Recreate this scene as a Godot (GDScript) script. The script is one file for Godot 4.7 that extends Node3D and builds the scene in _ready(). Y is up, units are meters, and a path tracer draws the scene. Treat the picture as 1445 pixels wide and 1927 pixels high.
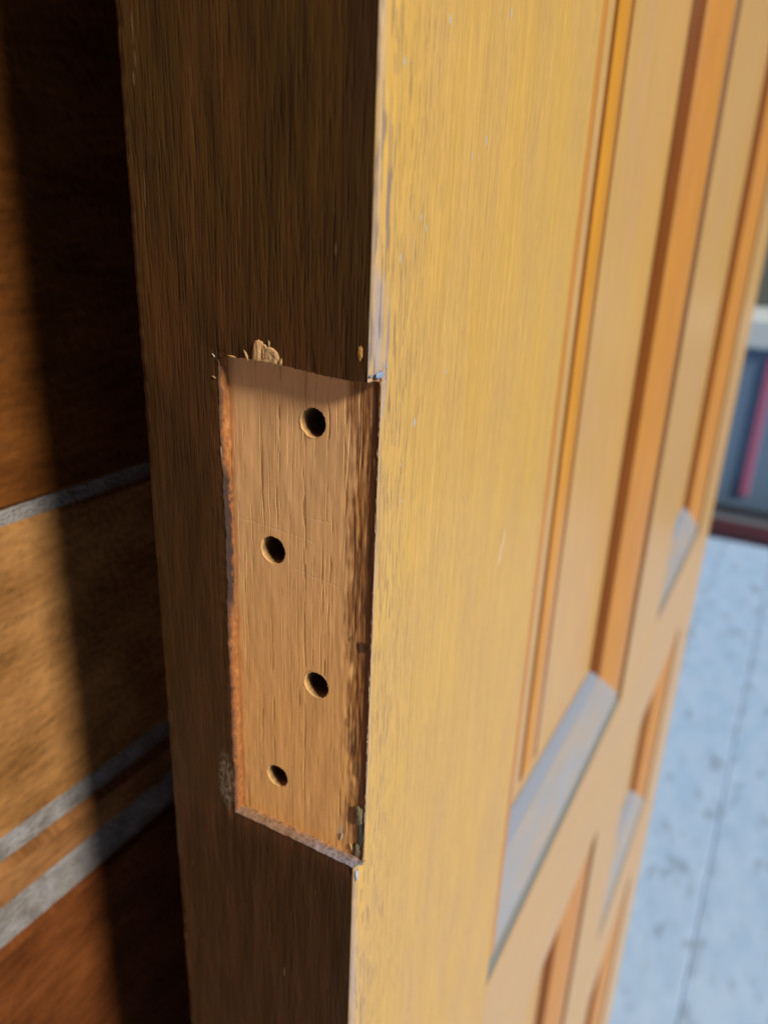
extends Node3D
# A close-up of the bare hinge edge of an old varnished panel door standing in front of a brick wall.
# Units are metres. The front of the door faces +z, its hinge edge faces -x, the door runs along +x.

const FLOOR_Y := -1.262
const Z_FRONT := 0.0012      # front face of the door
const Z_BACK := -0.0494
const Z_PANEL := -0.0143
const DEPTH := 0.0028        # depth of the hinge recess
const Z_LEFT := -0.0304      # left side of the recess
const HOLES := [[-0.0121, -0.0099, 0.00262], [-0.0210, -0.0359, 0.0028], [-0.0110, -0.0622, 0.0028], [-0.0207, -0.0882, 0.0026]]
const RIM_Z := [-0.032, -0.031, -0.0248, -0.017, -0.0141, -0.0096, -0.0041, -0.0009, 0.002]
const RIM_Y := [-0.0005, -0.0005, 0.0, -0.00018, -0.00045, -0.00086, -0.00119, -0.00104, -0.001]
const EDGE_Y0 := -0.22
const EDGE_Y1 := 0.08
const FACE_Y0 := -0.24
const FACE_Y1 := 0.10

var rng := RandomNumberGenerator.new()
var taken := {}
var n_low := noise(11, 3)
var n_mid := noise(12, 3)
var n_fine := noise(13, 2)
var n_pore := noise(14, 2)
var n_rim := noise(15, 4)
var M := {}


func _ready() -> void:
	rng.seed = 7
	# ---- camera
	var cam := Camera3D.new()
	cam.name = "camera"
	var att := CameraAttributesPhysical.new()
	att.frustum_focal_length = 17.935
	att.frustum_focus_distance = 0.136
	att.exposure_aperture = 9.2
	att.frustum_near = 0.01
	att.frustum_far = 200.0
	cam.attributes = att
	cam.keep_aspect = Camera3D.KEEP_HEIGHT
	cam.fov = 67.57
	cam.near = 0.01
	cam.far = 200.0
	cam.transform = Transform3D(Basis(Vector3(0.4859888, 0.0377800, 0.8731481), Vector3(0.2937438, 0.9338832, -0.2039040), Vector3(-0.8231218, 0.3555769, 0.4427591)), Vector3(-0.1036348, 0.0228463, 0.0596004))
	add_child(cam)
	cam.fov = 67.57
	# ---- sky, exposure
	var sky := ProceduralSkyMaterial.new()
	sky.sky_top_color = Color(0.36, 0.47, 0.66)
	sky.sky_horizon_color = Color(0.55, 0.60, 0.68)
	sky.sky_curve = 0.2
	sky.ground_bottom_color = Color(0.10, 0.10, 0.10)
	sky.ground_horizon_color = Color(0.30, 0.31, 0.33)
	var env := Environment.new()
	env.background_mode = Environment.BG_SKY
	env.sky = Sky.new()
	env.sky.sky_material = sky
	env.background_energy_multiplier = 0.14
	env.tonemap_mode = Environment.TONE_MAPPER_LINEAR
	env.tonemap_exposure = 1.66
	env.sdfgi_enabled = true
	env.ssao_enabled = true
	env.ssil_enabled = true
	var world := WorldEnvironment.new()
	world.name = "world"
	world.environment = env
	add_child(world)
	# ---- sun behind thin cloud: wide and soft
	var sun := DirectionalLight3D.new()
	sun.name = "sun"
	sun.light_energy = 1.05
	sun.light_color = Color(1.0, 0.965, 0.90)
	sun.light_angular_distance = 11.0
	sun.shadow_enabled = true
	sun.sky_mode = DirectionalLight3D.SKY_MODE_LIGHT_ONLY
	add_child(sun)
	sun.look_at_from_position(Vector3(-0.245, 0.65, 1.0) * 3.0, Vector3.ZERO)

	materials()
	setting()
	brick_wall()
	door()
	background()


# ---------------------------------------------------------------- helpers
func noise(s: int, octaves: int) -> FastNoiseLite:
	var n := FastNoiseLite.new()
	n.noise_type = FastNoiseLite.TYPE_SIMPLEX_SMOOTH
	n.seed = s
	n.frequency = 1.0
	n.fractal_octaves = octaves
	return n


func numbered(called: String) -> String:
	var k: int = taken.get(called, -1) + 1
	taken[called] = k
	return called if k == 0 else "%s_%03d" % [called, k]


func thing(called: String, label: String, category: String, at := Vector3.ZERO, group := "") -> Node3D:
	var o := Node3D.new()
	o.name = numbered(called)
	o.position = at
	o.set_meta("kind", "thing")
	if label:
		o.set_meta("label", label)
		o.set_meta("category", category)
	if group:
		o.set_meta("group", group)
	add_child(o)
	return o


func put(called: String, mesh: Mesh, parent: Node3D = self, m: Material = null, label := "") -> MeshInstance3D:
	var o := MeshInstance3D.new()
	o.name = numbered(called) if parent == self else called
	o.mesh = mesh
	if m:
		o.material_override = m
		for k in mesh.get_surface_count():
			if mesh is ArrayMesh:
				mesh.surface_set_material(k, m)
		o.material_override = null
	if label:
		o.set_meta("label", label)
	parent.add_child(o, true)
	return o


# A grid of points as one surface of an ArrayMesh. skip(i, j) leaves a cell out; hint is a direction on the outer side.
func grid(mesh: ArrayMesh, nu: int, nv: int, pos: Callable, uv: Callable, hint: Vector3, m: Material, skip = null, tint = null) -> ArrayMesh:
	var v := PackedVector3Array()
	var t := PackedVector2Array()
	var c := PackedColorArray()
	v.resize(nu * nv)
	t.resize(nu * nv)
	for j in nv:
		for i in nu:
			var p: Vector3 = pos.call(i, j)
			v[j * nu + i] = p
			t[j * nu + i] = uv.call(i, j, p)
			if tint != null:
				c.append(tint.call(i, j, p))
	var n := PackedVector3Array()
	n.resize(nu * nv)
	var idx := PackedInt32Array()
	var side := 0.0
	for j in nv - 1:
		for i in nu - 1:
			if skip != null and skip.call(i, j):
				continue
			var a := j * nu + i
			var b := a + 1
			var d := a + nu
			var e := d + 1
			var q := (v[e] - v[a]).cross(v[d] - v[b])
			if side == 0.0 and absf(q.dot(hint)) > 1e-14:
				side = signf(q.dot(hint))
			var s := side if side != 0.0 else 1.0
			if s > 0:
				idx.append_array([a, d, b, b, d, e])
			else:
				idx.append_array([a, b, d, b, e, d])
			q *= s * 1e6
			n[a] += q
			n[b] += q
			n[d] += q
			n[e] += q
	for k in n.size():
		n[k] = n[k].normalized() if n[k].length_squared() > 0 else hint.normalized()
	var arr := []
	arr.resize(Mesh.ARRAY_MAX)
	arr[Mesh.ARRAY_VERTEX] = v
	arr[Mesh.ARRAY_NORMAL] = n
	arr[Mesh.ARRAY_TEX_UV] = t
	if tint != null:
		arr[Mesh.ARRAY_COLOR] = c
	arr[Mesh.ARRAY_INDEX] = idx
	mesh.add_surface_from_arrays(Mesh.PRIMITIVE_TRIANGLES, arr)
	mesh.surface_set_material(mesh.get_surface_count() - 1, m)
	return mesh


# A box with chamfered edges; uv in metres on each face (along: the axis that runs up the texture), corners a little uneven.
func block(lo: Vector3, hi: Vector3, r: float, m: Material, along := 1, uneven := 0.0, shift := Vector2.ZERO) -> ArrayMesh:
	var st := SurfaceTool.new()
	st.begin(Mesh.PRIMITIVE_TRIANGLES)
	st.set_smooth_group(-1)
	var mid := (lo + hi) / 2.0
	var p := {}
	for sx in [-1, 1]:
		for sy in [-1, 1]:
			for sz in [-1, 1]:
				var corner := Vector3(hi.x if sx > 0 else lo.x, hi.y if sy > 0 else lo.y, hi.z if sz > 0 else lo.z)
				var jit := Vector3(rng.randf_range(-1, 1), rng.randf_range(-1, 1), rng.randf_range(-1, 1)) * uneven
				for ax in 3:
					var q := corner + jit
					for other in 3:
						if other != ax:
							q[other] -= [sx, sy, sz][other] * r
					p[[sx, sy, sz, ax]] = q
	var tris := []
	for ax in 3:
		for s in [-1, 1]:
			var f := []
			for uvw in [[-1, -1], [1, -1], [1, 1], [-1, 1]]:
				var k := [0, 0, 0]
				k[ax] = s
				k[(ax + 1) % 3] = uvw[0]
				k[(ax + 2) % 3] = uvw[1]
				f.append(p[[k[0], k[1], k[2], ax]])
			tris.append([f[0], f[1], f[2], ax])
			tris.append([f[0], f[2], f[3], ax])
	for ax in 3:
		var b := (ax + 1) % 3
		var c := (ax + 2) % 3
		for sb in [-1, 1]:
			for sc in [-1, 1]:
				var k0 := [0, 0, 0]
				k0[b] = sb
				k0[c] = sc
				k0[ax] = -1
				var k1 := k0.duplicate()
				k1[ax] = 1
				var a0: Vector3 = p[[k0[0], k0[1], k0[2], b]]
				var a1: Vector3 = p[[k1[0], k1[1], k1[2], b]]
				var b0: Vector3 = p[[k0[0], k0[1], k0[2], c]]
				var b1: Vector3 = p[[k1[0], k1[1], k1[2], c]]
				tris.append([a0, a1, b1, b])
				tris.append([a0, b1, b0, b])
	for sx in [-1, 1]:
		for sy in [-1, 1]:
			for sz in [-1, 1]:
				tris.append([p[[sx, sy, sz, 0]], p[[sx, sy, sz, 1]], p[[sx, sy, sz, 2]], 0])
	for t in tris:
		var a: Vector3 = t[0]
		var b: Vector3 = t[1]
		var c: Vector3 = t[2]
		if (b - a).cross(c - a).dot((a + b + c) / 3.0 - mid) > 0:
			var swap := b
			b = c
			c = swap
		for q: Vector3 in [a, b, c]:
			var u: float
			var w: float
			match int(t[3]):
				0:
					u = q.z
					w = q.y
				1:
					u = q.z
					w = q.x
				_:
					u = q.x
					w = q.y
			if along == 0 and t[3] == 2:
				var keep := u
				u = w
				w = keep
			st.set_uv(Vector2(u, w) + shift)
			st.add_vertex(q)
	st.generate_normals()
	var mesh := st.commit()
	mesh.surface_set_material(0, m)
	return mesh


func rim_top(z: float) -> float:
	var y := -0.001
	for k in RIM_Z.size() - 1:
		if z >= RIM_Z[k] and z <= RIM_Z[k + 1]:
			y = lerpf(RIM_Y[k], RIM_Y[k + 1], (z - RIM_Z[k]) / (RIM_Z[k + 1] - RIM_Z[k]))
	return y + 0.00016 * n_rim.get_noise_2d(z * 900.0, 3.0)


func rim_bottom(z: float) -> float:
	return -0.1003 + 0.00028 * n_rim.get_noise_2d(z * 210.0, 40.0)


func rim_left(y: float) -> float:
	var bite := 0.0005 * smoothstep(-0.018, -0.024, y) * smoothstep(-0.052, -0.045, y)
	return Z_LEFT + bite * 0.5 + 0.00040 * n_rim.get_noise_2d(y * 170.0, 80.0) + 0.00007 * n_rim.get_noise_2d(y * 2200.0, 90.0)


func notch_x(y: float) -> float:   # where the front face begins beside the recess
	return 0.0024 + 0.00022 * n_rim.get_noise_2d(y * 500.0, 120.0) + 0.00012 * n_rim.get_noise_2d(y * 2600.0, 130.0)


func steps(from: float, to: float, each: float) -> Array:
	var n := maxi(1, roundi(absf(to - from) / each))
	var out := []
	for k in n + 1:
		out.append(lerpf(from, to, float(k) / n))
	return out


# ---------------------------------------------------------------- materials
func to_byte(x: float) -> int:
	return clampi(int(pow(clampf(x, 0.0, 1.0), 0.4545) * 255.0 + 0.5), 0, 255)


# paint(u, v) gives [linear colour, height 0..1]
func textures(w: int, h: int, paint: Callable) -> Array:
	var rgb := PackedByteArray()
	var high := PackedByteArray()
	rgb.resize(w * h * 3)
	high.resize(w * h)
	for j in h:
		for i in w:
			var got: Array = paint.call((i + 0.5) / w, 1.0 - (j + 0.5) / h)
			var c: Color = got[0]
			var k := j * w + i
			rgb[k * 3] = to_byte(c.r)
			rgb[k * 3 + 1] = to_byte(c.g)
			rgb[k * 3 + 2] = to_byte(c.b)
			high[k] = clampi(int(got[1] * 255.0), 0, 255)
	return [ImageTexture.create_from_image(Image.create_from_data(w, h, false, Image.FORMAT_RGB8, rgb)), ImageTexture.create_from_image(Image.create_from_data(w, h, false, Image.FORMAT_L8, high))]


func surface(called: String, tex: Array, rough: float, relief_mm: float, repeat := true, tint := Color.WHITE) -> StandardMaterial3D:
	var m := StandardMaterial3D.new()
	m.resource_name = called
	m.albedo_color = tint.linear_to_srgb()
	m.albedo_texture = tex[0]
	m.roughness = rough
	m.texture_repeat = repeat
	if relief_mm > 0.0:
		m.heightmap_enabled = true
		m.heightmap_texture = tex[1]
		m.heightmap_scale = relief_mm * 0.1
	return m


func plain(called: String, c: Color, rough: float, vertex := false) -> StandardMaterial3D:
	var m := StandardMaterial3D.new()
	m.resource_name = called
	m.albedo_color = c.linear_to_srgb()
	m.roughness = rough
	m.vertex_color_use_as_albedo = vertex
	return m


func spot(u: float, v: float, cu: float, cv: float, ru: float, rv: float) -> float:
	var d := Vector2((u - cu) / ru, (v - cv) / rv).length()
	return 1.0 - smoothstep(0.55, 1.05, d)


func paint_edge(u: float, v: float) -> Array:   # u across the edge (z), v up
	var z := lerpf(Z_BACK, 0.0, u) * 1000.0
	var y := lerpf(EDGE_Y0, EDGE_Y1, v) * 1000.0
	var low := n_low.get_noise_2d(z / 9.0, y / 45.0)
	var mid := n_mid.get_noise_2d(z / 1.6, y / 30.0 + 20.0)
	var fine := n_fine.get_noise_2d(z / 0.5, y / 26.0)
	var pore := n_pore.get_noise_2d(z / 0.42 + 40.0, y / 13.0)
	var c := Color(0.074, 0.032, 0.0066).lerp(Color(0.080, 0.029, 0.0072), clampf(0.5 + low, 0, 1))
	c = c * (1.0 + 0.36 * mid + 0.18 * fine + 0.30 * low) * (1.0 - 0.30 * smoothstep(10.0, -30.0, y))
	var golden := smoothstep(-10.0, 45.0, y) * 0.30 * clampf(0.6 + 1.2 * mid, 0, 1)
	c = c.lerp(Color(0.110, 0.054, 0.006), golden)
	var dark := smoothstep(0.22, 0.52, pore)
	c = c.lerp(Color(0.020, 0.010, 0.005), dark * 0.5)
	# darker, thicker stain towards the front corner
	c = c.lerp(Color(0.030, 0.016, 0.0065), 0.55 * smoothstep(-9.0, -2.0, z) * clampf(0.7 + low, 0, 1))
	# redder wear around the recess
	var near := smoothstep(-36.0, -31.5, z) * smoothstep(-104.0, -96.0, y) * (1.0 - smoothstep(-2.0, 4.0, y))
	c = c.lerp(Color(0.095, 0.033, 0.011), near * clampf(0.25 + 0.7 * mid, 0, 0.5))
	c = c.lerp(Color(0.10, 0.033, 0.012), 0.5 * smoothstep(-108.0, -101.0, y) * (1.0 - smoothstep(-101.0, -99.0, y)) * clampf(0.6 + mid, 0, 1))
	# rubbed back corner
	var rub := 1.0 - smoothstep(-49.2, -47.3, z + 0.8 * mid + 0.4 * fine)
	c = c.lerp(Color(0.115, 0.062, 0.024), rub * clampf(0.45 + 1.3 * n_low.get_noise_2d(3.0, y / 16.0), 0.0, 0.95))
	# grey smear of old filler below left of the recess, flecks of paint
	var smear := spot(z, y, -32.6, -92.5, 2.4, 8.5) * smoothstep(-0.05, 0.45, n_mid.get_noise_2d(z / 0.9, y / 2.2) + 0.25)
	c = c.lerp(Color(0.20, 0.16, 0.11), smear * 0.8)
	var flecks := [[-45.3, 50.0, 0.22, 2.6], [-45.1, 45.8, 0.18, 1.6], [-45.6, 43.0, 0.2, 1.2], [-44.8, 27.5, 0.17, 2.2], [-45.0, 24.8, 0.14, 1.5], [-46.8, 38.0, 0.15, 1.8], [-44.0, -122.0, 0.25, 1.2], [-17.5, -141.0, 0.22, 1.7], [-6.5, 24.0, 0.14, 0.7], [-6.2, 18.5, 0.1, 1.2], [-9.0, -112.0, 0.18, 0.6]]
	for f in flecks:
		if absf(z - f[0]) < f[2] * 1.1 and absf(y - f[1]) < f[3] * 1.1:
			c = c.lerp(Color(0.22, 0.15, 0.075), spot(z, y, f[0], f[1], f[2], f[3]) * clampf(0.65 + 1.2 * fine, 0, 1))
	c = Color(maxf(c.r, 0.008), maxf(c.g, 0.005), maxf(c.b, 0.003))
	return [c, clampf(0.6 + 0.12 * fine + 0.12 * mid - 0.4 * dark, 0, 1)]


func paint_face(u: float, v: float) -> Array:   # u: 0..0.12 m from the corner of the hinge edge, v up
	var x := u * 120.0
	var y := lerpf(FACE_Y0, FACE_Y1, v) * 1000.0
	var low := n_low.get_noise_2d(x / 18.0 + 9.0, y / 60.0)
	var mid := n_mid.get_noise_2d(x / 2.2, y / 60.0)
	var fine := n_fine.get_noise_2d(x / 0.62 + 70.0, y / 30.0)
	var hair := n_fine.get_noise_2d(x / 0.45 + 700.0, y / 110.0)
	var pore := n_pore.get_noise_2d(x / 0.48, y / 13.0 + 50.0)
	var fleck := n_mid.get_noise_2d(x / 1.1 + 33.0, y / 6.0)
	var c := Color(0.492, 0.303, 0.074).lerp(Color(0.462, 0.286, 0.094), clampf(0.45 + 0.9 * low + 0.25 * fleck, 0, 1))
	c = c * (1.0 + 0.09 * mid + 0.05 * fine + 0.11 * hair + 0.05 * fleck)
	c = c.lerp(Color(0.60, 0.37, 0.062), 0.30 * smoothstep(0.15, 0.5, fleck + 0.5 * hair))
	var close := 1.0 - smoothstep(5.0, 26.0, x)
	var dark := smoothstep(0.38, 0.54, pore + 0.10 * close + 0.12 * low) * (0.26 + 0.5 * close)
	c = c.lerp(Color(0.19, 0.125, 0.075), dark)
	var ring := smoothstep(0.22, 0.44, hair) * smoothstep(3.0, 16.0, x)
	c = c.lerp(Color(0.26, 0.145, 0.032), ring * 0.42)
	# worn varnish along the corner, its sky sheen painted in as grey
	var worn_sheen := 1.0 - smoothstep(0.3, 2.4, x + 1.4 * mid + 0.8 * fine - 2.6 * spot(x, y, 2.0, 4.0, 4.0, 13.0) - 0.9 * smoothstep(-101.0, -135.0, y))
	c = c.lerp(Color(0.31, 0.27, 0.29), worn_sheen * clampf(0.55 + 0.7 * mid + 0.4 * fine, 0.1, 0.95))
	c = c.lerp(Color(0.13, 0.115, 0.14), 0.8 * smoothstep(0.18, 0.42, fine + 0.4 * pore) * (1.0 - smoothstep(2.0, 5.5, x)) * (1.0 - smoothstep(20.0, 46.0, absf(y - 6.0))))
	# specks and one pale scratch
	for f in [[15.0, -10.3, 0.5, 0.95], [7.0, 17.5, 0.35, 0.9], [13.5, 23.5, 0.3, 0.7], [15.5, 22.0, 0.28, 0.8], [20.0, 52.0, 0.45, 0.8], [5.5, 44.0, 0.4, 0.7], [10.5, -17.0, 0.25, 0.5], [38.0, 37.0, 0.4, 1.1], [11.5, -24.0, 0.28, 0.6], [27.0, -3.0, 0.3, 0.7], [32.0, 34.0, 0.3, 0.9], [45.0, 58.0, 0.4, 0.9]]:
		if absf(x - f[0]) < f[2] * 1.1 and absf(y - f[1]) < f[3] * 1.1:
			c = c.lerp(Color(0.33, 0.36, 0.37), spot(x, y, f[0], f[1], f[2], f[3]) * 0.85)
	var lean := x - 69.0 - (y + 54.0) * 0.28
	var scratch := (1.0 - smoothstep(0.25, 0.9, absf(lean) + 0.4 * fine)) * (1.0 - smoothstep(3.0, 5.5, absf(y + 54.0)))
	c = c.lerp(Color(0.60, 0.50, 0.38), scratch * 0.5)
	return [c, clampf(0.6 + 0.16 * mid + 0.14 * fine + 0.1 * hair - 0.45 * dark, 0, 1)]


func paint_recess(u: float, v: float) -> Array:   # u across (z), v up
	var z := lerpf(-32.0, 1.5, u)
	var y := lerpf(-102.0, 0.5, v)
	var sway := 0.35 * n_low.get_noise_2d(4.0, y / 26.0) + 0.12 * n_mid.get_noise_2d(z / 6.0, y / 9.0)
	var zz := z + sway
	var low := n_low.get_noise_2d(z / 7.0, y / 24.0)
	var mid := n_mid.get_noise_2d(zz / 1.3, y / 22.0)
	var fine := n_fine.get_noise_2d(zz / 0.35, y / 9.0)
	var grain := n_pore.get_noise_2d(z / 0.22, y / 0.5)
	var down := smoothstep(-15.0, -75.0, y)
	var c := Color(0.82, 0.465, 0.205).lerp(Color(0.82, 0.430, 0.145), down)
	c = c * (1.0 + 0.10 * low + 0.05 * mid + 0.03 * fine + 0.04 * grain)
	# open pores of the wood: narrow broken grooves that run up the board, each with a raised lip and a painted highlight
	var broken := n_mid.get_noise_2d(zz / 1.2 + 60.0, y / 9.0)
	var gap := smoothstep(-0.22, 0.12, broken)
	var lanes := n_pore.get_noise_2d(zz / 2.3 + 300.0, y / 260.0)
	var beside := n_pore.get_noise_2d((zz + 0.20) / 2.3 + 300.0, y / 260.0)
	var groove := (1.0 - smoothstep(0.02, 0.085, absf(lanes))) * gap
	var lit_lip := (1.0 - smoothstep(0.02, 0.075, absf(beside))) * gap * (1.0 - groove)
	c = c.lerp(Color(0.32, 0.135, 0.028), groove * 0.46)
	c = c.lerp(Color(0.92, 0.56, 0.18), lit_lip * 0.55)
	# stain that has run in along the front edge
	var reach := -4.4 + 1.4 * smoothstep(-52.0, -66.0, y) + 1.8 * n_low.get_noise_2d(8.0, y / 10.0) + 0.8 * broken
	var stain := smoothstep(reach - 0.7, reach + 1.5, z + 0.6 * fine)
	var strong := clampf(0.70 + 0.55 * n_mid.get_noise_2d(zz / 0.9 + 90.0, y / 30.0), 0.0, 1.0)
	c = c.lerp(Color(0.27, 0.085, 0.010), stain * strong)
	var streak := n_mid.get_noise_2d(zz / 0.5 + 130.0, y / 26.0)
	c = c.lerp(Color(0.42, 0.19, 0.025), stain * smoothstep(0.15, 0.5, -streak) * 0.6)
	var black := stain * smoothstep(0.10, 0.45, streak + 0.25 * n_low.get_noise_2d(5.0, y / 14.0))
	c = c.lerp(Color(0.075, 0.024, 0.010), black * 0.75)
	c = c.lerp(Color(0.085, 0.024, 0.008), 0.75 * smoothstep(-0.9, 0.3, z + 0.4 * broken))
	for f in [[-1.1, -50.5, 1.3, 1.5, 0.9], [-3.6, -49.6, 0.6, 0.6, 0.5], [-2.6, -72.5, 1.6, 4.0, 0.5], [-1.6, -78.0, 1.1, 2.5, 0.45], [-4.0, -68.5, 1.0, 1.2, 0.35]]:
		if absf(z - f[0]) < f[2] * 1.8 and absf(y - f[1]) < f[3] * 1.8:
			c = c.lerp(Color(0.06, 0.018, 0.008), f[4] * spot(z + 0.5 * broken, y + 0.8 * mid, f[0], f[1], f[2], f[3]))
	# pale bruised fibres low on the right, orange raw wood on the left
	c = c.lerp(Color(0.60, 0.48, 0.34), 0.7 * spot(z + 0.6 * mid, y, -4.6, -95.3, 1.5, 2.3) * clampf(0.6 + broken, 0, 1))
	c = c.lerp(Color(0.46, 0.17, 0.035), 0.7 * (1.0 - smoothstep(-30.4, -28.9, z + 0.5 * broken)))
	c = c.lerp(Color(0.30, 0.11, 0.03), 0.5 * smoothstep(0.25, 0.5, fine + mid * 0.4) * (1.0 - smoothstep(-30.0, -28.0, z)))
	var score := 0.0
	for s in [[-29.0, -12.0, -31.0, 0.06], [-16.0, -6.0, -38.5, 0.12], [-14.0, -8.0, -27.5, 0.02]]:
		if z > s[0] and z < s[1]:
			score = maxf(score, 1.0 - smoothstep(0.08, 0.22, absf(y - s[2] + s[3] * (z - s[0]) + 0.25 * mid)))
	c = c.lerp(Color(0.80, 0.52, 0.28), 0.35 * score)
	return [c, clampf(0.62 + 0.05 * mid + 0.04 * fine + 0.03 * grain - 0.42 * groove + 0.12 * lit_lip - 0.12 * stain * fine - 0.12 * score, 0, 1)]


func paint_far_wood(u: float, v: float) -> Array:
	var x := u * 150.0
	var y := v * 600.0
	var mid := n_mid.get_noise_2d(x / 4.0, y / 60.0)
	var fine := n_fine.get_noise_2d(x / 1.2, y / 40.0)
	var low := n_low.get_noise_2d(x / 30.0, y / 120.0)
	var c := Color(0.460, 0.280, 0.085).lerp(Color(0.450, 0.270, 0.110), clampf(0.5 + low, 0, 1)) * (1.0 + 0.10 * mid + 0.08 * fine)
	return [c, clampf(0.5 + 0.25 * mid + 0.25 * fine, 0, 1)]


func paint_sheen(u: float, v: float) -> Array:   # grey sky sheen painted over the varnish of the ledges
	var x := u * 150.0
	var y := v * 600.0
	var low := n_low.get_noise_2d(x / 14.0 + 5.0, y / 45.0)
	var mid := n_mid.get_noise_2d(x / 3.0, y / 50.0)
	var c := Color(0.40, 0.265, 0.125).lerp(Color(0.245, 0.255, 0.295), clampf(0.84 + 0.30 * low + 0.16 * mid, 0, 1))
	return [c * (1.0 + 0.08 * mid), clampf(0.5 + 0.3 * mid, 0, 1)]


func paint_brick(u: float, v: float) -> Array:
	var x := u * 300.0
	var y := v * 300.0
	var drag := n_mid.get_noise_2d(x / 16.0, (y + 0.10 * x) / 2.6)
	var rough := n_fine.get_noise_2d(x / 3.0, y / 3.0)
	var low := n_low.get_noise_2d(x / 30.0, y / 22.0)
	var pit := smoothstep(0.42, 0.6, n_pore.get_noise_2d(x / 3.2, y / 2.2))
	var k := clampf(0.76 + 0.24 * drag + 0.07 * rough + 0.34 * low - 0.12 * pit, 0.12, 1.0)
	return [Color(k, k * (0.95 + 0.08 * low), k * (0.9 + 0.18 * low)), clampf(0.55 + 0.25 * drag + 0.25 * rough - 0.35 * pit, 0, 1)]


func paint_boards(u: float, v: float) -> Array:   # worn pale paint, 1.2 m a side
	var x := v * 1200.0
	var z := u * 1200.0
	var low := n_low.get_noise_2d(x / 160.0, z / 70.0)
	var mid := n_mid.get_noise_2d(x / 60.0, z / 14.0)
	var fine := n_fine.get_noise_2d(x / 20.0, z / 5.0)
	var c := Color(0.35, 0.53, 0.79).lerp(Color(0.42, 0.59, 0.84), clampf(0.5 + low + 0.4 * mid, 0, 1))
	var mark := smoothstep(0.30, 0.62, n_low.get_noise_2d(x / 150.0 + 77.0, z / 75.0) + 0.15 * fine)
	c = c.lerp(Color(0.20, 0.27, 0.38), mark * 0.6)
	var bare := smoothstep(0.34, 0.62, n_mid.get_noise_2d(x / 80.0 + 11.0, z / 22.0) + 0.2 * fine)
	c = c.lerp(Color(0.30, 0.36, 0.45), bare * 0.4)
	var seam := (1.0 - smoothstep(2.0, 26.0 + 30.0 * low, z)) * smoothstep(-0.15, 0.4, n_mid.get_noise_2d(x / 90.0, z / 30.0 + 5.0))
	c = c.lerp(Color(0.19, 0.27, 0.40), seam * 0.45)
	return [c * (1.0 + 0.05 * fine), clampf(0.6 + 0.2 * fine - 0.3 * bare, 0, 1)]


func materials() -> void:
	M.edge = surface("dark_stained_wood", textures(352, 1792, paint_edge), 0.42, 0.16, false)
	M.edge.metallic_specular = 0.28
	M.face = surface("amber_varnished_wood", textures(800, 1408, paint_face), 0.42, 0.08, true)
	M.face.metallic_specular = 0.4
	M.recess = surface("bare_cut_wood", textures(416, 1280, paint_recess), 0.55, 0.15, false)
	var far := textures(192, 640, paint_far_wood)
	M.wood = surface("varnished_wood", far, 0.36, 0.12)
	M.wood.uv1_scale = Vector3(1.0 / 0.15, 1.0 / 0.6, 1)
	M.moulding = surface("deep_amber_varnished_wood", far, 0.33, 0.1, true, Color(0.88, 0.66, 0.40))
	M.moulding.uv1_scale = Vector3(1.0 / 0.15, 1.0 / 0.6, 1)
	M.bead = surface("yellow_varnished_bead", far, 0.30, 0.1, true, Color(1.0, 0.76, 0.24))
	M.bead.uv1_scale = Vector3(1.0 / 0.15, 1.0 / 0.6, 1)
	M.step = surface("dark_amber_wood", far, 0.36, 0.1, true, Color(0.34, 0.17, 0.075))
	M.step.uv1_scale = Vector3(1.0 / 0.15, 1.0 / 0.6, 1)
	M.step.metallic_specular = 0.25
	M.ledge_sheen = surface("varnished_ledge_sheen", textures(96, 256, paint_sheen), 0.42, 0.1)  # reflected sky on the upward bevels, put into the colour
	M.ledge_sheen.uv1_scale = Vector3(1.0 / 0.15, 1.0 / 0.6, 1)
	M.ledge_sheen_inner = plain("blue_grey_sheen", Color(0.20, 0.23, 0.30), 0.45)  # bluish reflection on the inner band, held in its colour
	M.ledge_groove = plain("ledge_groove", Color(0.155, 0.16, 0.16), 0.7)  # groove along the ledges, plain dark grey
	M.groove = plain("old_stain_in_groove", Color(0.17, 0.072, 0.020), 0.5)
	var b := textures(400, 400, paint_brick)
	M.brick = []
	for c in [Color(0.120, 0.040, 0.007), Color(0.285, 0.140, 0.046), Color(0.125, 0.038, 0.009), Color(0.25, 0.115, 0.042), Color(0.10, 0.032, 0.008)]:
		var m := surface("brick", b, 0.85, 0.7, true, c)
		m.uv1_scale = Vector3(1.0 / 0.3, 1.0 / 0.3, 1)
		m.metallic_specular = 0.2
		M.brick.append(m)
	M.mortar = surface("mortar", b, 0.9, 1.2, true, Color(0.23, 0.225, 0.23))
	M.mortar.uv1_scale = Vector3(8.3, 8.3, 1)
	M.boards = surface("worn_pale_paint", textures(512, 512, paint_boards), 0.55, 1.0)
	M.boards.uv1_scale = Vector3(1.0 / 1.2, 1.0 / 1.2, 1)
	M.raw = plain("torn_wood", Color.WHITE, 0.6, true)
	M.hole = plain("drilled_wood", Color.WHITE, 0.7, true)


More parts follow.
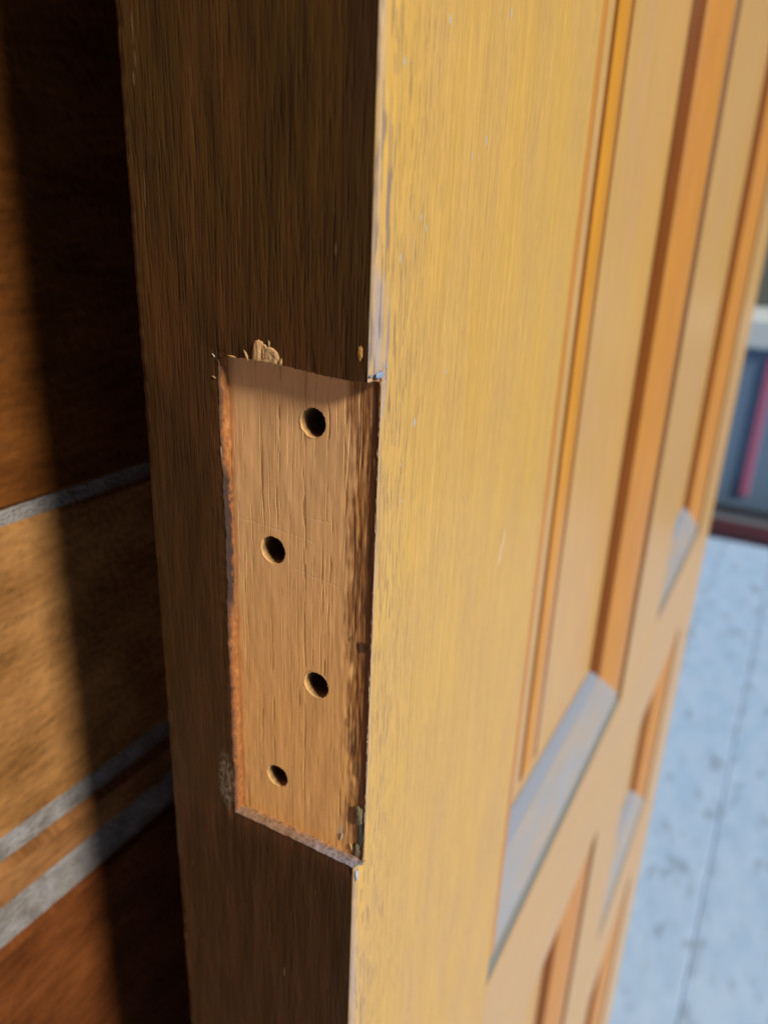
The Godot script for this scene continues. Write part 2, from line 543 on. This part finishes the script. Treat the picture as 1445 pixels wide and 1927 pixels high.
# ---------------------------------------------------------------- setting
func setting() -> void:
	var ground := PlaneMesh.new()
	ground.size = Vector2(160, 160)
	var g := put("ground", ground, self, null)
	g.position = Vector3(0, FLOOR_Y - 0.032, 0)
	g.material_override = plain("earth", Color(0.16, 0.14, 0.12), 0.95)
	g.set_meta("kind", "structure")
	var fl := Node3D.new()
	fl.name = "floor"
	fl.set_meta("kind", "structure")
	add_child(fl)
	var z := 0.095 - 0.2 * 7
	while z < 3.6:
		var m := block(Vector3(-2.2, FLOOR_Y - 0.028, z + 0.0003), Vector3(3.45, FLOOR_Y + rng.randf_range(-0.001, 0.0), z + 0.1996), 0.0022, M.boards, 1, 0.0006, Vector2(-z, rng.randf() * 1.2))
		put("floorboard", m, fl)
		z += 0.2


func brick_wall() -> void:
	var w := thing("brick_wall", "old orange brick wall with grey mortar, half in shadow behind the door", "wall", Vector3(0, FLOOR_Y, -0.1))
	var courses := []          # [y0, y1, colour, thin]
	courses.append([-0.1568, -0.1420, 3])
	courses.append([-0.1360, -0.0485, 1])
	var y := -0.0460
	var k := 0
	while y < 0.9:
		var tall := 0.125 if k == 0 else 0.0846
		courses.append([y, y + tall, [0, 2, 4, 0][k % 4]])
		y += tall + 0.0075
		k += 1
	y = -0.1695
	k = 0
	while y - 0.03 > FLOOR_Y:
		var low := maxf(y - (0.115 if k == 0 else 0.0846), FLOOR_Y + 0.004)
		courses.append([low, y, [2, 0, 4, 3][k % 4]])
		y = low - 0.0075
		k += 1
	var n := 0
	for c in courses:
		var x := -1.06 + (0.125 if n % 2 else 0.0)
		while x < 1.3:
			var shade: int = c[2]
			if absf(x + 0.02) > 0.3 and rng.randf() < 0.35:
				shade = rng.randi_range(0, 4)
			var out := rng.randf_range(-0.001, 0.001)
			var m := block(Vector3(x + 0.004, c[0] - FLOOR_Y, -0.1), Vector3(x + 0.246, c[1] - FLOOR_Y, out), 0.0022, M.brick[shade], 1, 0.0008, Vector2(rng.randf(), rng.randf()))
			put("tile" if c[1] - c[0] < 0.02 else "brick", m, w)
			x += 0.25
		n += 1
	put("mortar", block(Vector3(-1.0, 0.002, -0.097), Vector3(1.25, 0.9 - FLOOR_Y, -0.0022), 0.001, M.mortar), w)


# ---------------------------------------------------------------- the door
func door() -> void:
	var d := thing("panel_door", "yellow varnished panel door with bare hinge recess in its dark edge", "door", Vector3(0, FLOOR_Y + 0.001, 0))
	var up := Vector3(0, -FLOOR_Y - 0.001, 0)
	hinge_stile(d, up)
	var top := 0.47 + up.y
	var zb := Z_BACK
	put("stile", block(Vector3(0.655, 0, zb), Vector3(0.782, top, Z_FRONT), 0.0012, M.wood), d)
	var rails := [[0.36, 0.47], [-0.3523, -0.2504], [-0.680, -0.578], [FLOOR_Y + 0.001, -0.955]]
	for r in rails:
		put("rail", block(Vector3(0.1029, r[0] + up.y, zb + 0.0004), Vector3(0.6549, r[1] + up.y, Z_FRONT - 0.0002), 0.0008, M.wood, 0), d)
	var rows := [[-0.2504, 0.36], [-0.578, -0.3523], [-0.955, -0.680]]
	for r in rows:
		put("mullion", block(Vector3(0.326, r[0] + up.y + 0.0001, zb + 0.0004), Vector3(0.4438, r[1] + up.y - 0.0001, Z_FRONT - 0.0004), 0.0008, M.wood), d)
		for s in [[0.1028, 0.326], [0.4438, 0.655]]:
			var p := put("panel", block(Vector3(s[0] + 0.001, r[0] + up.y + 0.001, Z_PANEL - 0.012), Vector3(s[1] - 0.001, r[1] + up.y - 0.001, Z_PANEL), 0.0005, M.wood), d)
			put("bead", bead(s[0] + 0.0775, r[0] + up.y + 0.042, r[1] + up.y - 0.034), p)
			for side in 4:
				put("moulding", moulding(s[0], s[1], r[0] + up.y, r[1] + up.y, side), d)


# A half-round bead on the panel, between flat strips painted dark like shaded grooves.
func bead(x: float, y0: float, y1: float) -> ArrayMesh:
	var prof := [[-0.0102, -0.0001], [-0.0098, 0.0], [-0.0084, 0.0], [-0.0076, 0.0003], [-0.0060, 0.0011], [-0.003, 0.0016], [0.0, 0.0017], [0.003, 0.0015], [0.0058, 0.0009], [0.0068, 0.0001], [0.0074, 0.0], [0.0128, 0.0], [0.0132, -0.0001]]
	var ys := [y0, y0 + 0.004, y1 - 0.004, y1]
	var mesh := ArrayMesh.new()
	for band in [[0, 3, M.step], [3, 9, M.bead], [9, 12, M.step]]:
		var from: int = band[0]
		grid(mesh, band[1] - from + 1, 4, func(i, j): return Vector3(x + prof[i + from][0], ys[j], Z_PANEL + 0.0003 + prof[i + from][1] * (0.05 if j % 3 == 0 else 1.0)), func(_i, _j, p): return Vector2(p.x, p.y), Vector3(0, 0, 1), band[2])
	return mesh


# One mitred length of the panel moulding: a quirk, a sloping face and a steep step down to the panel.
func moulding(x0: float, x1: float, y0: float, y1: float, side: int) -> ArrayMesh:
	var prof := [[0.0, -0.0004], [0.0008, -0.0040], [0.0062, -0.0042], [0.0070, -0.0022], [0.0084, -0.0016], [0.0105, -0.0018], [0.0145, -0.0031], [0.0190, -0.0051], [0.0235, -0.0074], [0.0270, -0.0090], [0.0284, -0.0104], [0.0292, -0.0118], [0.0304, -0.0114], [0.0318, -0.0120], [0.0332, -0.0142], [0.0342, -0.0152]]
	var pos := func(i, j) -> Vector3:
		var u: float = prof[i][0]
		var z: float = Z_FRONT + prof[i][1]
		match side:
			0: return Vector3(x0 + u, lerpf(y0 + u, y1 - u, j), z)
			1: return Vector3(x1 - u, lerpf(y0 + u, y1 - u, j), z)
			2: return Vector3(lerpf(x0 + u, x1 - u, j), y0 + u, z)
			_: return Vector3(lerpf(x0 + u, x1 - u, j), y1 - u, z)
	var mesh := ArrayMesh.new()
	# sharp arrises: every face of the profile on its own
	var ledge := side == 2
	for band in [[0, 3, M.ledge_groove if ledge else M.groove], [3, 10, M.ledge_sheen if ledge else M.moulding], [10, 15, M.ledge_sheen_inner if ledge else M.step]]:
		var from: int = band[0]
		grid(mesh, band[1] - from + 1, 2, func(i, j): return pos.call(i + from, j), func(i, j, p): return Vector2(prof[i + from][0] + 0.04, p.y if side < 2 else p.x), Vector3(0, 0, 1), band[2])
	return mesh


func hinge_stile(d: Node3D, up: Vector3) -> void:
	var mesh := ArrayMesh.new()
	# --- the dark edge, with the opening of the recess
	var zs := [[-0.0494, 0.0018], [-0.0493, 0.0011], [-0.0490, 0.00055], [-0.0486, 0.0002], [-0.0480, 0.00003]]
	for z in steps(-0.0474, Z_LEFT, 0.00045):
		zs.append([z, 0.0])
	var col_left := zs.size() - 1
	for z in steps(Z_LEFT, 0.0, 0.00045).slice(1):
		zs.append([z, 0.0])
	var ys := [FLOOR_Y + 0.001, -1.0, -0.7, -0.45, -0.3, -0.25]
	ys.append_array(steps(-0.215, -0.1003, 0.0006))
	var row_bottom := ys.size() - 1
	ys.append_array(steps(-0.1003, -0.0006, 0.0006).slice(1))
	var row_top := ys.size() - 1
	ys.append_array(steps(-0.0006, 0.08, 0.0006).slice(1))
	ys.append_array([0.12, 0.2, 0.3, 0.47])
	var edge_at := func(i: int, j: int) -> Vector3:
		var z: float = zs[i][0]
		var y: float = ys[j]
		var x: float = zs[i][1]
		if y > -0.22 and y < 0.085:
			x += 0.00012 * n_low.get_noise_2d(z * 120.0, y * 25.0) + (0.00025 * n_rim.get_noise_2d(y * 160.0, 7.0) + 0.00012 * n_rim.get_noise_2d(y * 700.0, 9.0) if i < 5 else 0.0)
			if z >= Z_LEFT - 0.0015:
				var near_top := 1.0 - smoothstep(0.0, 0.006, absf(y + 0.0006))
				if z > Z_LEFT - 0.0008:
					y += (rim_top(z) + 0.0006) * near_top
				var near_low := 1.0 - smoothstep(0.0, 0.005, absf(y + 0.1003))
				y += (rim_bottom(z) + 0.1003) * near_low
				x += 0.00030 * near_top * near_top * smoothstep(0.004, 0.0, y) * clampf(n_rim.get_noise_2d(z * 700.0, 5.0), 0, 1)
				x += 0.00035 * near_low * near_low
			var near_left := 1.0 - smoothstep(0.0, 0.0035, absf(z - Z_LEFT))
			if y < 0.001 and y > -0.102:
				z += (rim_left(y) - Z_LEFT) * near_left
				x += 0.0003 * near_left * near_left * clampf(0.4 + n_rim.get_noise_2d(y * 300.0, 31.0), 0, 1)
		return Vector3(x, y, z) + up
	var edge_uv := func(_i: int, _j: int, p: Vector3) -> Vector2:
		return Vector2((p.z - Z_BACK) / -Z_BACK, 1.0 - (p.y - up.y - EDGE_Y0) / (EDGE_Y1 - EDGE_Y0))
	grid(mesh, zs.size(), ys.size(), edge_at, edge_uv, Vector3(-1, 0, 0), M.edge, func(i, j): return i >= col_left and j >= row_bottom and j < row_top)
	# --- rounded corner and front face; the corner is cut away beside the recess
	var fy := [FLOOR_Y + 0.001, -1.0, -0.7, -0.45, -0.3, -0.25]
	fy.append_array(steps(-0.215, -0.1003, 0.0008))
	var f_low := fy.size() - 1
	fy.append_array(steps(-0.1003, -0.0010, 0.0005))
	var f_high := fy.size() - 1
	fy.append_array(steps(-0.0010, 0.08, 0.0008))
	fy.append_array([0.12, 0.2, 0.3, 0.47])
	var fx := []
	for k in 9:
		fx.append(k / 8.0)
	for x in steps(0.0035, 0.1016, 0.004).slice(1):
		fx.append(x)
	fx.append(0.1022)
	fx.append(0.1028)
	var face_at := func(i: int, j: int) -> Vector3:
		var y: float = fy[j]
		var cut: bool = j > f_low and j <= f_high
		if i < 9:
			if cut:
				return Vector3(lerpf(notch_x(y), 0.0040, fx[i]), y, Z_FRONT - 0.00025 * (1.0 - fx[i]) * (1.0 - fx[i])) + up
			var a: float = fx[i] * PI / 2.0
			var rough := 0.0
			if y > -0.22 and y < 0.085:
				rough = (0.00022 * n_rim.get_noise_2d(y * 260.0, i * 0.4) + 0.0001 * n_rim.get_noise_2d(y * 1500.0, i * 0.6)) * sin(a * 2.0)
				rough -= 0.0006 * sin(a * 2.0) * (1.0 - smoothstep(0.001, 0.012, y)) * (1.0 if y > -0.01 else 0.0)
			return Vector3(0.0040 * (1.0 - cos(a)) - rough, y, Z_FRONT * sin(a) + rough * 0.5) + up
		var end: bool = i == fx.size() - 1
		return Vector3(fx[i], y, Z_FRONT - (0.0008 if end else 0.0)) + up
	var face_uv := func(i: int, _j: int, p: Vector3) -> Vector2:
		return Vector2((fx[i] * 0.0035 if i < 9 else fx[i]) / 0.12, 1.0 - (p.y - up.y - FACE_Y0) / (FACE_Y1 - FACE_Y0))
	grid(mesh, fx.size(), fy.size(), face_at, face_uv, Vector3(0, 0, 1), M.face)
	# --- back, inner side, ends
	var h := 0.47 + up.y
	var flat := func(_i, _j, p): return Vector2(p.x + p.z, p.y)
	grid(mesh, 2, 2, func(i, j): return Vector3([0.0018, 0.1028][i], [0.0, h][j], Z_BACK), flat, Vector3(0, 0, -1), M.wood)
	grid(mesh, 2, 2, func(i, j): return Vector3(0.1028, [0.0, h][j], [Z_BACK, Z_FRONT - 0.0008][i]), flat, Vector3(1, 0, 0), M.wood)
	for y in [0.0, h]:
		grid(mesh, 2, 2, func(i, j): return Vector3([0.0005, 0.1028][i], y, [Z_BACK, Z_FRONT][j]), flat, Vector3(0, 1 if y > 0 else -1, 0), M.wood)
	var stile := put("hinge_stile", mesh, d)
	hinge_recess(stile, up)
	for k in 4:
		screw_hole(stile, up, k)
	torn_wood(stile, up)
	flakes(stile, up)


func floor_x(z: float, y: float) -> float:
	var x := DEPTH + 0.00007 * n_low.get_noise_2d(z * 160.0, y * 60.0) + 0.00003 * n_mid.get_noise_2d(z * 900.0, y * 60.0)
	x += 0.00022 * smoothstep(-0.007, -0.001, z) * n_mid.get_noise_2d(z * 1100.0, y * 110.0)
	x -= 0.0004 * smoothstep(-0.0004, 0.0011, z)
	return x


func hinge_recess(stile: Node3D, up: Vector3) -> void:
	var mesh := ArrayMesh.new()
	var zs := steps(Z_LEFT - 0.0008, 0.00112, 0.0003)
	var ys := steps(-0.1012, 0.0006, 0.0003)
	var cell := 0.0003
	var at := {}
	var floor_at := func(i: int, j: int) -> Vector3:
		var z: float = zs[i]
		var y: float = ys[j]
		for hole in HOLES:
			var d := Vector2(z - hole[0], y - hole[1])
			var rr: float = hole[2] + 0.00016 * n_rim.get_noise_2d(absf(d.angle()) * 3.0, hole[1] * 1000.0)
			if absf(d.length() - rr) < cell * 0.75:
				d = d.normalized() * rr
				z = hole[0] + d.x
				y = hole[1] + d.y
		return Vector3(floor_x(z, y), y, z) + up
	var cut := func(i: int, j: int) -> bool:
		for hole in HOLES:
			var inside := 0
			for q in [[0, 0], [1, 0], [0, 1], [1, 1]]:
				var d := Vector2(zs[i + q[0]] - hole[0], ys[j + q[1]] - hole[1])
				if d.length() < hole[2] + cell * 0.75 + 0.00012:
					inside += 1
			if inside == 4 and Vector2((zs[i] + zs[i + 1]) / 2 - hole[0], (ys[j] + ys[j + 1]) / 2 - hole[1]).length() < hole[2]:
				return true
		return false
	var floor_uv := func(_i: int, _j: int, p: Vector3) -> Vector2:
		return Vector2((p.z + 0.032) / 0.0335, 1.0 - (p.y - up.y + 0.102) / 0.1025)
	grid(mesh, zs.size(), ys.size(), floor_at, floor_uv, Vector3(-1, 0, 0), M.recess, cut)
	# left wall: raw orange wood, a strip of old dark paint left on it
	var ly := steps(-0.1010, 0.0004, 0.0004)
	var none := func(_i, _j, _p): return Vector2.ZERO
	var left_at := func(i: int, j: int) -> Vector3:
		var y: float = ly[j]
		var t := i / 7.0
		var x := lerpf(0.00016, DEPTH + 0.0002, t)
		var z := lerpf(rim_left(y), Z_LEFT + 0.0001 + 0.00025 * n_rim.get_noise_2d(y * 90.0, 200.0), smoothstep(0.0, 1.0, t)) + 0.00010 * sin(t * PI) * n_rim.get_noise_2d(y * 160.0, t * 6.0 + 300.0)
		return Vector3(x, y, z) + up
	var left_tint := func(i: int, j: int, p: Vector3) -> Color:
		var y: float = ly[j] * 1000.0
		var t := i / 7.0
		var s := n_mid.get_noise_2d(y / 2.5, t * 2.0)
		var c := Color(0.38, 0.170, 0.048).lerp(Color(0.25, 0.090, 0.024), clampf(0.45 + s + smoothstep(-12.0, -40.0, y) * 0.3, 0, 1))
		c = c.lerp(Color(0.22, 0.075, 0.025), smoothstep(-0.1, 0.45, n_fine.get_noise_2d(y / 2.2 + 50.0, t * 4.0) + 0.25 * s))
		var paint := smoothstep(-19.0, -25.0, y) * smoothstep(-54.0, -46.0, y) * (1.0 - smoothstep(0.5, 0.85, t + 0.4 * s))
		c = c.lerp(Color(0.016, 0.017, 0.023), clampf(paint * 1.2, 0, 0.95))
		var rim := (1.0 - smoothstep(0.1, 0.5, t + 0.35 * s)) * 0.85
		return c.lerp(Color(0.045, 0.022, 0.018), rim)
	grid(mesh, 8, ly.size(), left_at, none, Vector3(0, 0, 1), M.raw, null, left_tint)
	# the ledge at the bottom (faces up) and the cut at the top (faces down)
	var wz := steps(Z_LEFT - 0.0004, 0.0012, 0.0003)
	for low in [true, false]:
		var wall_at := func(i: int, j: int) -> Vector3:
			var z: float = wz[i]
			var t := j / 7.0
			var y := rim_bottom(z) if low else rim_top(z)
			if low:
				y += 0.0003 * t + 0.00012 * sin(t * PI) * n_rim.get_noise_2d(z * 260.0, t * 5.0 + 400.0) + 0.0001 * t * n_rim.get_noise_2d(z * 2600.0, 420.0)
			else:
				y += 0.0001
			var x := lerpf(0.00016 if z < 0.0 else 0.00016 + 0.0015 * (z / 0.0012), DEPTH + 0.0002, t)
			return Vector3(x, y, z) + up
		var wall_tint := func(i: int, j: int, _p: Vector3) -> Color:
			var z: float = wz[i] * 1000.0
			var t := j / 7.0
			var s := n_mid.get_noise_2d(z / 1.1, t * 2.0 + 9.0)
			if not low:
				return Color(0.30, 0.13, 0.045) * (1.0 + 0.4 * s)
			var c := Color(0.25, 0.155, 0.105).lerp(Color(0.22, 0.21, 0.25), smoothstep(-18.0, -3.0, z + 4.0 * s))
			c = c.lerp(Color(0.38, 0.19, 0.07), smoothstep(0.55, 0.9, t + 0.35 * s))
			return c.lerp(Color(0.10, 0.055, 0.03), 0.8 * smoothstep(0.05, 0.5, n_fine.get_noise_2d(z / 1.4, t * 5.0) + 0.3 * s))
		grid(mesh, wz.size(), 8, wall_at, none, Vector3(0, 1 if low else -1, 0), M.raw, null, wall_tint)
	put("hinge_recess", mesh, stile, null, "shallow pale hinge recess cut in the dark edge, with four screw holes")


func screw_hole(stile: Node3D, up: Vector3, k: int) -> void:
	var hole: Array = HOLES[k]
	var c := Vector3(DEPTH, hole[1], hole[0]) + up
	# [radius factor, depth]: lip of raised fibres, worn entry, bore, bottom
	var prof := [[1.14, 0.00003], [1.06, -0.00003], [1.0, 0.00006], [0.985, 0.0004], [0.97, 0.0012], [0.955, 0.0022], [0.95, 0.006], [0.94, 0.014], [0.90, 0.020], [0.5, 0.0222], [0.0, 0.023]]
	var around := 40
	var pos := func(i: int, j: int) -> Vector3:
		var a := TAU * (i % around) / around
		var r: float = hole[2] * prof[j][0] + 0.00016 * n_rim.get_noise_2d(a * 3.0 if a < PI else (TAU - a) * 3.0, hole[1] * 1000.0) * (1.0 if j < 5 else 0.3)
		var fuzz := (0.00010 * n_rim.get_noise_2d(cos(a) * 6.0, sin(a) * 6.0 + k * 9.0) if j > 0 and j < 5 else 0.0)
		return c + Vector3(prof[j][1] + fuzz, sin(a) * r, cos(a) * r)
	var tint := func(i: int, j: int, _p: Vector3) -> Color:
		var a := TAU * (i % around) / around
		var s := n_fine.get_noise_2d(cos(a) * 5.0 + k * 4.0, sin(a) * 5.0)
		if j < 3:
			return Color(0.68, 0.39, 0.145) * (1.0 + 0.25 * s)
		if j < 5:
			return Color(0.36, 0.20, 0.072) * (1.0 + 0.5 * s)
		return Color(0.13, 0.055, 0.018) if j < 7 else Color(0.05, 0.02, 0.008)  # shade inside the bore painted in, darker with depth
	put("screw_hole", grid(ArrayMesh.new(), around + 1, prof.size(), pos, func(_i, _j, _p): return Vector2.ZERO, Vector3(-1, 0, 0), M.hole, null, tint), stile)


# A patch of raw wood torn open just above the recess, and slivers beside it.
func torn_wood(stile: Node3D, up: Vector3) -> void:
	var outline := [[-22.85, -0.25], [-22.75, 1.2], [-22.46, 2.7], [-21.9, 3.45], [-21.2, 3.6], [-20.4, 3.35], [-19.9, 2.85], [-19.6, 2.45], [-18.9, 2.55], [-18.1, 2.4], [-17.5, 2.0], [-17.15, 1.5], [-17.0, 0.8], [-17.2, 0.2], [-17.3, -0.35], [-19.0, -0.3], [-21.0, -0.2]]
	var mid := Vector2(-20.0, 1.0)
	var rings := 12
	var pts := []
	for k in outline.size():
		for s in 3:
			var a := Vector2(outline[k][0], outline[k][1])
			var b := Vector2(outline[(k + 1) % outline.size()][0], outline[(k + 1) % outline.size()][1])
			pts.append(a.lerp(b, s / 3.0))
	var n := pts.size()
	var pos := func(i: int, j: int) -> Vector3:
		var q: Vector2 = pts[i % n]
		var t := float(j) / (rings - 1)
		q = q.lerp(mid, t)
		var high := 0.26 * minf(t * 7.0, 1.0) + 0.20 * n_rim.get_noise_2d(q.x * 2.6, q.y * 0.16) * minf(t * 7.0, 1.0)
		high += 0.16 * exp(-pow((q.x + 21.7) / 0.7, 2.0)) * minf(t * 4.0, 1.0) - 0.10 * exp(-pow((q.x + 20.6) / 0.35, 2.0)) * minf(t * 4.0, 1.0)
		q += Vector2(n_rim.get_noise_2d(q.x * 2.0, 71.0), n_rim.get_noise_2d(q.x * 3.1, 72.0)) * 0.3 * (1.0 - t)
		return Vector3(-high * 0.001 + 0.0001, q.y * 0.001, q.x * 0.001) + up
	var tint := func(_i: int, j: int, p: Vector3) -> Color:
		var z := p.z * 1000.0
		var s := n_fine.get_noise_2d(z * 3.2, (p.y - up.y) * 220.0)
		var c := Color(0.60, 0.37, 0.17) * (1.0 + 0.45 * s)
		c = c.lerp(Color(0.50, 0.22, 0.06), 0.5 * exp(-pow((z + 20.7) / 0.3, 2.0)))
		return c.lerp(Color(0.40, 0.17, 0.05), 0.7 if j == 0 else 0.0)
	put("torn_wood", grid(ArrayMesh.new(), n + 1, rings, pos, func(_i, _j, _p): return Vector2.ZERO, Vector3(-1, 0, 0), M.raw, null, tint), stile)
	# slivers: [z, y, length, width, lean, colour]
	for s in [[-23.6, -0.3, 1.9, 0.30, -0.35, Color(0.62, 0.36, 0.14)], [-19.15, 2.4, 1.3, 0.2, 0.1, Color(0.6, 0.36, 0.16)], [-30.95, -0.6, 0.8, 0.16, -0.5, Color(0.55, 0.50, 0.45)], [-26.2, -0.1, 1.7, 0.22, -1.45, Color(0.55, 0.30, 0.10)], [-30.9, -4.3, 0.8, 0.2, -1.0, Color(0.40, 0.22, 0.12)], [-17.05, -0.4, 1.5, 0.35, 0.45, Color(0.58, 0.34, 0.13)], [-30.3, -18.6, 2.2, 0.14, 0.06, Color(0.45, 0.30, 0.20)], [-4.9, -97.8, 2.6, 0.35, 0.25, Color(0.55, 0.42, 0.28)], [-1.7, -99.3, 2.2, 0.5, -0.3, Color(0.58, 0.36, 0.14)]]:
		put("splinter", sliver(s[0], s[1], s[2], s[3], s[4], DEPTH if s[1] < -90.0 else 0.0, s[5], up), stile)


func sliver(z: float, y: float, length: float, width: float, lean: float, x: float, c: Color, up: Vector3) -> ArrayMesh:
	var pos := func(i: int, j: int) -> Vector3:
		var t := j / 5.0
		var w := width * sin(PI * (0.12 + 0.86 * t)) * (1.0 + 0.3 * n_rim.get_noise_2d(t * 9.0, z))
		var a := PI * i / 4.0
		var off := cos(a) * w
		return Vector3(x + 0.00005 - sin(a) * w * 0.0007 - 0.00025 * t * t, (y + length * t * cos(lean) - off * sin(lean)) * 0.001, (z + length * t * sin(lean) + off * cos(lean)) * 0.001) + up
	return grid(ArrayMesh.new(), 5, 6, pos, func(_i, _j, _p): return Vector2.ZERO, Vector3(-1, 0, 0), M.raw, null, func(i, j, _p): return c * (0.85 + 0.15 * sin(i * 2.3 + j * 1.7)))


# Bits left on the corner: pale blue paint above the recess, an amber chip, a lump of grey filler at its foot.
func flakes(stile: Node3D, up: Vector3) -> void:
	var blue := plain("pale_blue_paint", Color(0.20, 0.28, 0.42), 0.3)
	var amber := plain("bare_amber_chip", Color(0.44, 0.22, 0.055), 0.5)
	var filler := plain("grey_filler", Color(0.155, 0.120, 0.065), 0.6)
	var dull := plain("dark_green_filler", Color(0.055, 0.065, 0.05), 0.5)
	# [name, centre (x, y, z) mm, radii mm, material]
	for f in [["paint_flake", Vector3(2.1, 0.0, 1.0), Vector3(1.25, 0.5, 0.22), blue], ["paint_flake", Vector3(0.5, -0.05, 0.35), Vector3(0.5, 0.22, 0.2), plain("worn_blue_paint", Color(0.20, 0.21, 0.25), 0.35)], ["paint_flake", Vector3(3.9, 1.3, 1.2), Vector3(0.25, 0.55, 0.06), plain("grey_blue_paint", Color(0.30, 0.30, 0.34), 0.4)], ["paint_chip", Vector3(0.0, 3.4, -1.5), Vector3(0.14, 1.05, 0.42), amber], ["filler_lump", Vector3(2.65, -89.0, -0.5), Vector3(0.6, 2.2, 1.0), filler], ["filler_lump", Vector3(2.75, -93.6, 0.1), Vector3(0.35, 3.4, 0.7), dull], ["filler_lump", Vector3(2.75, -98.2, -0.8), Vector3(0.35, 1.9, 0.9), filler], ["glint_bump", Vector3(0.55, -102.2, 0.6), Vector3(0.45, 1.5, 0.35), plain("painted_glint", Color(0.36, 0.38, 0.46), 0.12)]]:  # the last bump is a white glint given as pale colour
		var c: Vector3 = f[1]
		var r: Vector3 = f[2]
		var s := c.y * 3.1
		var pos := func(i: int, j: int) -> Vector3:
			var a := TAU * (i % 24) / 24.0
			var b := PI * j / 16.0 - PI / 2.0
			var q := Vector3(cos(b) * cos(a), sin(b), cos(b) * sin(a))
			q *= 1.0 + 0.55 * n_rim.get_noise_3d(q.x * 1.3 + s, q.y * 1.3, q.z * 1.3)
			return (c + q * r) * 0.001 + up
		var m := grid(ArrayMesh.new(), 25, 17, pos, func(_i, _j, _p): return Vector2.ZERO, Vector3.ZERO, f[3])
		put(f[0], m, stile)


# ---------------------------------------------------------------- what stands beyond the door
func background() -> void:
	var dark := plain("dark_red_paint", Color(0.060, 0.014, 0.022), 0.5)
	var b := put("threshold_batten", block(Vector3(3.462, FLOOR_Y - 0.028, -1.6), Vector3(3.60, FLOOR_Y + 0.045, 3.4), 0.008, dark, 1, 0.001))
	b.set_meta("label", "dark red timber batten across the far end of the pale floor")
	b.set_meta("category", "batten")
	b.set_meta("kind", "thing")
	var c := thing("storage_cabinet", "blue cabinet with white top and pink stripe beyond the dark red batten", "cabinet", Vector3(3.75, FLOOR_Y - 0.032, 0.0))
	var h := 0.84
	put("cabinet_body", block(Vector3(0, 0.09, -0.9), Vector3(0.55, h, 1.6), 0.012, plain("blue_paint", Color(0.16, 0.25, 0.38), 0.5)), c)
	put("plinth", block(Vector3(0.03, 0, -0.88), Vector3(0.53, 0.089, 1.58), 0.004, plain("pale_plinth_paint", Color(0.42, 0.50, 0.60), 0.6)), c)
	put("cabinet_top", block(Vector3(-0.03, h + 0.001, -0.93), Vector3(0.58, h + 0.14, 1.63), 0.015, plain("white_paint", Color(0.62, 0.70, 0.76), 0.5)), c)
	put("stripe", block(Vector3(-0.012, 0.16, -0.10), Vector3(-0.0005, h - 0.03, -0.06), 0.003, plain("pink_paint", Color(0.42, 0.13, 0.24), 0.5)), c)
	var w := put("garden_wall", block(Vector3(5.2, FLOOR_Y - 0.032, -6.0), Vector3(5.4, 1.1, 9.0), 0.01, plain("grey_green_render", Color(0.20, 0.23, 0.22), 0.9)))
	w.set_meta("label", "grey green rendered wall far behind the blue cabinet")
	w.set_meta("category", "wall")
	w.set_meta("kind", "thing")
